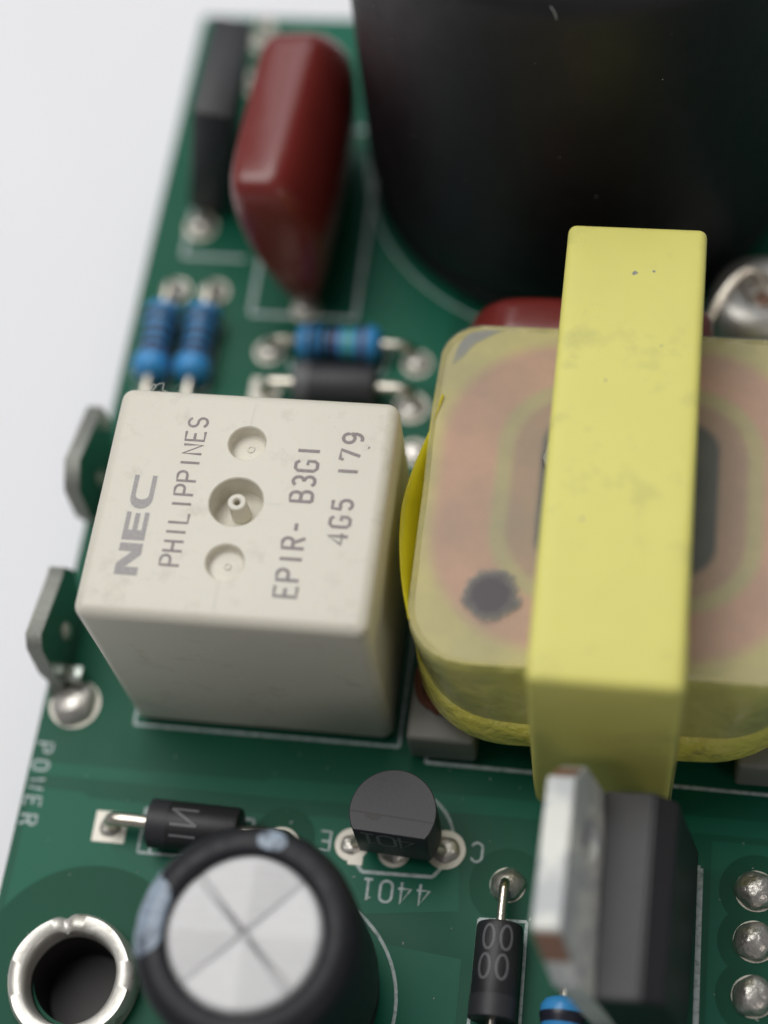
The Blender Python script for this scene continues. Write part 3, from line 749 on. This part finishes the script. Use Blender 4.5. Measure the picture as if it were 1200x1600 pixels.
# ------------------------------------------------------------------ axial diodes
def diode(label, loc, rz, L_, rad_, zc, m_, half, band=None, bandm='grey_print', leadr=0.38, lead_z=None):
    r = thing('diode', label, 'diode', loc, None, world=False); r.rotation_euler = (0, 0, rz)
    R_ = T(0, 0, zc) @ Matrix.Rotation(PI / 2, 4, 'Y'); h = L_ / 2
    bm = B(); lathe(bm, [(0, -h), (rad_ - 0.22, -h), (rad_ - 0.06, -h + 0.07), (rad_, -h + 0.25), (rad_, h - 0.25), (rad_ - 0.06, h - 0.07), (rad_ - 0.22, h), (0, h)], 44, R_); fin('body', bm, m_, r, 40)
    if band:
        bm = B(); a, b_ = band; lathe(bm, [(rad_ - 0.05, a), (rad_ + 0.012, a + 0.03), (rad_ + 0.012, b_ - 0.03), (rad_ - 0.05, b_)], 44, R_); fin('cathode_band', bm, bandm, r, 40)
    for s in (-1, 1):
        bm = B(); tube(bm, smoothpath([(s * (h - 0.1), 0, zc), (s * (half - 0.9), 0, zc), (s * (half - 0.3), 0, zc - 0.12), (s * half, 0, zc - 0.65), (s * half, 0, -1.0)]), leadr, 12)
        fin('lead', bm, 'lead', r)
    return r
d1 = diode('black diode with a grey end band, lying between its square pad and the small capacitor', (-7.5, -20.75, 0), math.radians(-1), 5.0, 1.32, 1.42, 'black_epoxy', 4.95, (-2.5, -1.35), 'grey_epoxy', 0.40)
def on_cyl(bm, strokes, x0, ang0, rad_, zc, w, sc):
    """ink strokes wrapped on a cylinder lying on local x: stroke (a along x, b round)"""
    for st in strokes:
        pts = []
        for (a0, b0), (a1, b1) in zip(st, st[1:]):
            for k in range(5):
                t_ = k / 4; a = x0 + sc * (a0 + (a1 - a0) * t_); b = ang0 + sc * (b0 + (b1 - b0) * t_) / rad_
                pts.append((a, rad_ * 1.004 * math.sin(b), zc + rad_ * 1.004 * math.cos(b)))
        for p, q in zip(pts, pts[1:]):
            if (Vector(p) - Vector(q)).length > 1e-4:
                m_ = (Vector(p) + Vector(q)) / 2; nrm = Vector((0, m_.y, m_.z - zc)).normalized()
                tube(bm, [p, q], w, 6, 0.12, nrm)
bm = B(); on_cyl(bm, [[(0, 0), (1, 0), (0, .62), (1, .62)], [(0, -.42), (1, -.42)]], -1.15, -0.25, 1.32, 1.42, 0.08, 1.45); fin('printed_lettering', bm, 'dark_print', d1)
d2 = diode('black diode lying lengthwise beside the power transistor, its lead reaching a dark solder joint', (9.35, -26.75, 0), PI / 2, 4.9, 1.22, 1.32, 'black_epoxy', 4.85, (-2.45, -1.3), 'grey_epoxy', 0.26)
for ax, an in ((1.5, 0.40), (0.0, 0.48), (0.0, -0.30), (1.5, -0.38)):  # first oval is a highlight put into the colour, the rest are print
    ov = [(0.62 * math.cos(2 * PI * k / 18), 0.30 * math.sin(2 * PI * k / 18)) for k in range(19)]
    bm = B(); on_cyl(bm, [ov], ax, an, 1.22, 1.32, 0.075, 1.0); fin('print_and_highlight_ring', bm, 'grey_print', d2)
d3 = diode('dark grey diode lying crosswise close behind the relay', (-3.8, 7.75, 0), 0, 5.0, 1.35, 1.5, 'grey_epoxy', 4.6, (-2.5, -1.55), 'grey_print', 0.36)

# ------------------------------------------------------------------ small round capacitor
SX, SY, SH = -1.6, -28.75, 12.4
sc_ = thing('small_capacitor', 'small black can capacitor with a cross-scored aluminium top, front left of centre', 'capacitor', (SX, SY, 0))
bm = B(); lathe(bm, [(0, 0.1), (4.7, 0.1), (5.05, 0.5), (5.1, 1.0), (4.85, 1.5), (4.8, 1.9), (5.2, 2.5), (5.3, 3.2), (5.3, 11.3), (5.23, 11.8), (4.98, 12.2), (4.6, 12.4), (4.1, 12.42), (3.78, 12.32), (3.66, 12.15)], 96, T(SX, SY, 0)); fin('sleeve', bm, 'sleeve', sc_, 60)
# aluminium top: four sectors parted by pressed grooves
bm = B(); NR, NA = 18, 240; g0 = math.radians(-44)
ctr = bm.verts.new((SX, SY, SH - 0.36)); prev = None
for j in range(1, NR + 1):
    r_ = 3.72 * j / NR; ring = []
    for i in range(NA):
        a = g0 + 2 * PI * i / NA
        x, y = r_ * math.cos(a), r_ * math.sin(a)
        c1 = abs(-x * math.sin(g0) + y * math.cos(g0)); c2 = abs(x * math.cos(g0) + y * math.sin(g0))
        dep = 0.06 * math.exp(-((c1 - 0.09) / 0.05) ** 2) + 0.02 * math.exp(-(c2 / 0.07) ** 2) - 0.055 * min(c1, c2)
        z = SH - 0.26 - dep + 0.03 * (1 - j / NR) - (0.12 if j == NR else 0)
        ring.append(bm.verts.new((SX + x, SY + y, z)))
    for i in range(NA):
        k = (i + 1) % NA
        if prev is None: bm.faces.new((ctr, ring[i], ring[k]))
        else: bm.faces.new((prev[i], ring[i], ring[k], prev[k]))
    prev = ring
fin('metal_top', bm, 'alu', sc_, 80)
for s in (-0.14, 0.14):       # the two sharp creases beside the deep score
    bm = B(); d = Vector((math.cos(g0), math.sin(g0), 0)); nrm = Vector((-d.y, d.x, 0))
    for a, b_ in ((-3.45, -0.35), (0.35, 3.45)):
        p, q = Vector((SX, SY, SH - 0.24)) + d * a + nrm * s, Vector((SX, SY, SH - 0.24)) + d * b_ + nrm * s
        tube(bm, [p, q], 0.05, 6, 0.5, (0, 0, 1))
    fin('score_line', bm, 'alu', sc_)
# pale print carried over the rim
def rim_patch(a0, a1, r0, r1, m_='stripe', oval=False):
    prof = [(3.85, 12.36), (4.1, 12.435), (4.6, 12.415), (5.0, 12.215), (5.25, 11.81), (5.315, 11.3), (5.315, 9.5), (5.315, 6.0), (5.315, 3.4)]
    def pt(s, a):
        s = max(0, min(len(prof) - 1.001, s)); i = int(s); t_ = s - i
        r_ = prof[i][0] + (prof[i + 1][0] - prof[i][0]) * t_; z = prof[i][1] + (prof[i + 1][1] - prof[i][1]) * t_
        return (SX + (r_ + 0.006) * math.cos(a), SY + (r_ + 0.006) * math.sin(a), z + 0.006)
    bm = B(); n1, n2 = 16, 16; rows = []
    for i in range(n1 + 1):
        row = []
        for j in range(n2 + 1):
            u, v = i / n1 * 2 - 1, j / n2 * 2 - 1
            if oval: u, v = u * math.sqrt(1 - v * v / 2), v * math.sqrt(1 - u * u / 2)
            row.append(bm.verts.new(pt(r0 + (r1 - r0) * (u + 1) / 2, math.radians(a0 + (a1 - a0) * (v + 1) / 2))))
        rows.append(row)
    for i in range(n1):
        for j in range(n2): bm.faces.new((rows[i][j], rows[i + 1][j], rows[i + 1][j + 1], rows[i][j + 1]))
    fin('sleeve_print', bm, m_, sc_, 60)
rim_patch(153, 198, -0.6, 5.9, oval=True)
rim_patch(150, 154, 3.0, 5.0)
rim_patch(73, 91, 0.6, 3.0, oval=True)
for sx in (-2.5, 2.5):
    bm = B(); tube(bm, [(SX + sx, SY, -1.2), (SX + sx, SY, 0.3)], 0.3, 8); fin('lead', bm, 'lead', sc_)

# ------------------------------------------------------------------ small transistor
tr_ = thing('small_transistor', 'small half-round black transistor with a flat face, above the 4401 lettering', 'transistor', (3.5, -20, 0))
cx, cyf, R0 = 3.52, -21.25, 2.27
cyc = cyf + 1.25
def dshape(r, yf):
    a0 = math.degrees(math.asin((yf - cyc) / r))
    return [(cx + r * math.cos(math.radians(a0 + (180 - 2 * a0) * k / 30)), cyc + r * math.sin(math.radians(a0 + (180 - 2 * a0) * k / 30))) for k in range(31)]
bm = B(); prism(bm, dshape(R0, cyf), 1.4, 5.05, 0.05)
rot = T(cx, cyc, 0) @ Matrix.Rotation(math.radians(-3), 4, 'Z') @ T(-cx, -cyc, 0)
bm.transform(rot)
fin('body', bm, 'grey_epoxy', tr_)
bm = B(); tube(bm, [rot @ Vector((cx - 2.22, cyc - 0.25, 5.052)), rot @ Vector((cx + 2.22, cyc - 0.32, 5.052))], 0.045, 6, 0.1, (0, 0, 1)); fin('parting_line', bm, 'bore', tr_)
bm = B(); prism(bm, [(cx - 1.5, cyc - 0.28), (cx - 0.5, cyc - 0.32), (cx - 0.62, cyc - 0.52), (cx - 0.95, cyc - 0.6), (cx - 1.32, cyc - 0.5)], 5.045, 5.058); bm.transform(rot); fin('gate_mark', bm, 'bore', tr_)
bm = B(); write(bm, '40i', (cx + 1.25, cyf - 0.004, 4.7), (-1, 0, 0), (0, 0, -1), 1.7, 2.6, 0.09, n=(0, -1, 0), flat=0.1); bm.transform(rot); fin('printed_lettering', bm, 'dark_print', tr_)
for (lx, ly, bx) in ((2.25, -20.4, 1.0), (3.5, -20.5, 3.4), (4.8, -20.35, 5.8)):
    bm = B(); tube(bm, smoothpath([(lx, ly, 1.6), (lx * .5 + bx * .5, ly, 0.9), (bx, ly, 0.3), (bx, ly, -1)]), 0.26, 8); fin('leg', bm, 'lead', tr_)

# ------------------------------------------------------------------ power transistor, leaning to the left
pw = thing('power_transistor', 'upright black power transistor with a bright metal tab, leaning against the yellow band', 'transistor', (15.45, -24.6, 0), world=False)
H0, H1 = -4.95, 4.95
bm = B(); t = bmesh.new()
prof = [(0.8, 1.2), (0.8, 10.1), (3.3, 10.1), (4.3, 9.2), (4.1, 1.6), (3.8, 1.2)]
vs = [t.verts.new((x, H0, z)) for x, z in prof]; fc = t.faces.new(vs); r = bmesh.ops.extrude_face_region(t, geom=[fc])
for v in r['geom']:
    if isinstance(v, bmesh.types.BMVert): v.co.y = H1
bmesh.ops.bevel(t, geom=t.edges[:], offset=0.1, segments=2, affect='EDGES')
for v in t.verts:
    if v.co.x > 3.4:
        k = (v.co.x - 3.4) / 1.0; v.co.y *= 1 - 0.03 * k
merge(bm, t); fin('body', bm, 'black_epoxy', pw)
# tab: plate with clipped upper corners and a mounting hole
bm = B(); holed(bm, [(H0, 1.0), (H1, 1.0), (H1, 13.3), (H1 - 1.0, 14.5), (3, 14.5), (1, 14.5), (-1, 14.5), (H0 + 1.9, 14.5), (H0 + 0.05, 11.7), (H0, 10.4)], [circle(1.7, 12.3, 0.95, 24)], 0.0, 1.3)
bmesh.ops.bevel(bm, geom=[e for e in bm.edges if e.is_manifold and e.calc_face_angle(0) > 1.2], offset=0.06, segments=2, affect='EDGES')
bm.transform(Matrix(((0, 0, 1, 0), (1, 0, 0, 0), (0, 1, 0, 0), (0, 0, 0, 1))))
def bend(bm):
    for v in bm.verts:
        if v.co.z > 10.1: v.co.x -= (v.co.z - 10.1) * 0.2
bend(bm); fin('metal_tab', bm, 'tab', pw, 30)
bm = B(); prism(bm, [(0.02, 0), (1.28, 0), (1.28, 1.6), (0.02, 1.6)], -0.03, 0.03, mat4=Matrix.Translation((0, H0 + 0.85, 12.95)) @ Matrix.Rotation(math.radians(-33.4), 4, 'X') @ Matrix(((1, 0, 0, 0), (0, 0, -1, 0), (0, 1, 0, 0), (0, 0, 0, 1)))); bend(bm); fin('sheared_edge', bm, 'copper', pw)
bm = B(); prism(bm, [(0.1, 0), (1.2, 0), (1.2, 0.9), (0.1, 0.9)], -0.03, 0.03, mat4=Matrix.Translation((0, H1 - 0.85, 14.35)) @ Matrix.Rotation(math.radians(42), 4, 'X') @ Matrix(((1, 0, 0, 0), (0, 0, -1, 0), (0, -1, 0, 0), (0, 0, 0, 1)))); bend(bm); fin('sheared_edge', bm, 'copper', pw)
for y in (-2.54, 0, 2.54):
    bm = B(); box(bm, (2.0, y - 0.4, -1.0), (2.5, y + 0.4, 1.4), 0.05); fin('leg', bm, 'lead', pw)
pw.rotation_euler = (0, math.radians(-12), math.radians(-1.2))

# ------------------------------------------------------------------ eyelets
def eyelet(label, loc, rad_, hi):
    e = thing('eyelet', label, 'eyelet', loc, None, world=False)
    def jit(r, z, a, k):
        w = 0.03 * math.sin(3 * a + 1) + 0.012 * math.sin(7 * a) + (0.005 * math.sin(13 * a + k)) - (0.22 * math.exp(-((a - 1.85) / 0.09) ** 2) if k <= 5 else 0)
        return (r * (1 + 0.012 * math.sin(4 * a + k)) + w * 0.8, z + w * (1 if z > 0.3 else 0))
    prof = [(rad_ + 0.02, 0.03), (rad_ + 0.05, hi * 0.5), (rad_ - 0.04, hi * 0.8), (rad_ - 0.2, hi), (rad_ - 0.78, hi + 0.0), (rad_ - 0.95, hi - 0.15), (rad_ - 1.0, hi - 0.7), (rad_ - 1.04, hi - 1.2), (rad_ - 1.06, -7.0)]
    bm = B(); lathe(bm, prof, 96, None, jit); fin('collar', bm, 'tube', e, 60)
    bm = B(); lathe(bm, [(rad_ - 1.09, hi - 1.25), (rad_ - 1.11, -3), (rad_ - 1.16, -3.2), (0, -3.4)], 48); fin('bore', bm, 'bore', e, 60)  # black liner and floor: the tube's depth shade put into the colour
    bm = B(); lathe(bm, [(rad_ - 0.9, -9.0), (rad_ - 0.9, -1.7)], 32); fin('standoff', bm, 'lead', e)
    return e
eyelet('wide bare metal eyelet with a dark bore at the front left corner of the board', (-12.75, -29.35, 0), 3.42, 1.6)
e2 = thing('terminal', 'round solder-filled metal terminal right of the yellow band with a curved wire', 'terminal', (21.4, 14.0, 0), None, world=False)
bm = B(); lathe(bm, [(3.0, 0.02), (3.05, 3.0), (2.9, 4.0), (2.5, 4.5), (1.9, 4.75), (1.45, 4.75), (1.2, 4.55), (1.05, 4.1), (0, 3.9)], 64, None, lambda r, z, a, k: (r * (1 + 0.02 * math.sin(3 * a + k)), z + 0.06 * math.sin(2 * a))); fin('collar', bm, 'satin', e2, 60)
bm = B(); blob(bm, (0.15, -0.2, 3.85), 0.7, 0.3); fin('solder_core', bm, 'copper', e2, 60)
bm = B(); tube(bm, smoothpath([(-3.6, -2.7, 2.4), (-2.9, -1.3, 3.9), (-2.0, 0.1, 4.9), (-1.0, 1.0, 5.3), (-0.2, 1.0, 5.0), (0.1, 0.6, 4.1)]), 0.3, 10); fin('wire', bm, 'lead', e2)

# ------------------------------------------------------------------ blade terminals at the left edge
def blade(label, x, poly, holes):
    e = thing('blade_terminal', label, 'terminal', (x, sum(p[0] for p in poly) / len(poly), 0))
    cu = bpy.data.curves.new('b', 'CURVE'); cu.dimensions = '2D'; cu.fill_mode = 'BOTH'; cu.extrude = 0.45
    def sp(pts):
        s = cu.splines.new('POLY'); s.points.add(len(pts) - 1); s.use_cyclic_u = True
        for p, q in zip(s.points, pts): p.co = (q[0], q[1], 0, 1)
    sp(poly)
    for hy, hz, hr in holes: sp([(hy + hr * math.cos(2 * PI * k / 20), hz + hr * math.sin(2 * PI * k / 20)) for k in range(20)])
    co = bpy.data.objects.new('t', cu); COL.objects.link(co); bpy.context.view_layer.update()
    me = bpy.data.meshes.new_from_object(co.evaluated_get(bpy.context.evaluated_depsgraph_get()))
    bpy.data.objects.remove(co); bpy.data.curves.remove(cu)
    me.transform(T(x, 0, 0) @ Matrix(((0, 0, 1, 0), (1, 0, 0, 0), (0, 1, 0, 0), (0, 0, 0, 1))))
    me.materials.clear(); me.materials.append(Mt['blade']); me.materials.append(Mt['blade_edge'])
    for p_ in me.polygons: p_.material_index = 0 if abs(p_.normal.x) > 0.5 else 1
    me.transform(Matrix.Translation(-Vector(e['_off'])))
    o = bpy.data.objects.new('plate', me); COL.objects.link(o); o.parent = e
    return e
b1 = blade('dark metal blade terminal left of the rear half of the relay', -17.2, [(3.2, 3.6), (3.0, 5.3), (0.0, 6.3), (-1.6, 6.9), (-3.0, 5.8), (-3.2, 3.0), (-2.2, 0.02), (1.8, 0.02)], [])
b2 = blade('dark metal blade terminal left of the relay, above a large solder joint', -17.2, [(-7.0, 3.6), (-7.6, 5.2), (-8.4, 5.35), (-12.3, 6.4), (-12.9, 5.7), (-13.2, 3.0), (-13.0, 1.2), (-13.6, 0.02), (-8.5, 0.02)], [])
bm = B(); box(bm, (-16.8, -12.9, 0.05), (-15.6, -12.0, 1.7), 0.15); fin('foot', bm, 'blade', b2)
for e, yy in ((b1, -0.4), (b2, -10.4)):
    bm = B(); blob(bm, (0, 0, 0), 0.5, 0.3); bm.transform(T(-16.82, yy, 2.6) @ Matrix.Rotation(PI / 2, 4, 'Y') @ Matrix.Scale(1.5, 4, (1, 0, 0))); fin('rivet', bm, 'solder', e, 60)

# ------------------------------------------------------------------ fine dust and a curled fibre
bm = B()
for k in range(170):
    x, y = random.uniform(-17, 24), random.uniform(-30, 14); s = random.uniform(0.02, 0.05)
    if math.hypot(x - HX, y - HY) < 3.6: continue
    a = random.uniform(0, PI); L_ = s * random.choice((1.2, 1.5, 4))
    tube(bm, [(x, y, 0.05), (x + L_ * math.cos(a), y + L_ * math.sin(a), 0.06)], s * 0.6, 5)
for k in range(60):
    x, y = random.uniform(-12, 2), random.uniform(-14, -2); s = random.uniform(0.008, 0.022)
    tube(bm, [(x, y, 14.81), (x + s, y + s, 14.82)], s, 5)
for k in range(12):
    a = math.radians(random.uniform(215, 300)); z = random.uniform(9, 25); rr_ = br(z) + 0.01; s = random.uniform(0.015, 0.035)
    p = Vector((BX + rr_ * math.cos(a), BY + rr_ * math.sin(a), z)); tube(bm, [p, p + Vector((s, 0, s))], s * 0.7, 5)
o = fin('dust', bm, 'dust', smooth=0); o['kind'] = 'stuff'; o['label'] = 'pale dust specks lying on the board and the parts'; o['category'] = 'dust'
bm = B(); tube(bm, smoothpath([(-10.95, -1.2, 14.35), (-10.8, -0.9, 14.5), (-10.6, -1.1, 14.6), (-10.75, -1.35, 14.62), (-10.5, -1.0, 14.7), (-10.2, -0.95, 14.7), (-10.2, -1.3, 14.65), (-9.95, -1.35, 14.62)]), 0.022, 5)
tag(fin('fibre', bm, 'dust'), 'tiny curled pale fibre caught on the rear top edge of the relay', 'fibre')
for o in bpy.data.objects:
    if '_off' in o: del o['_off']
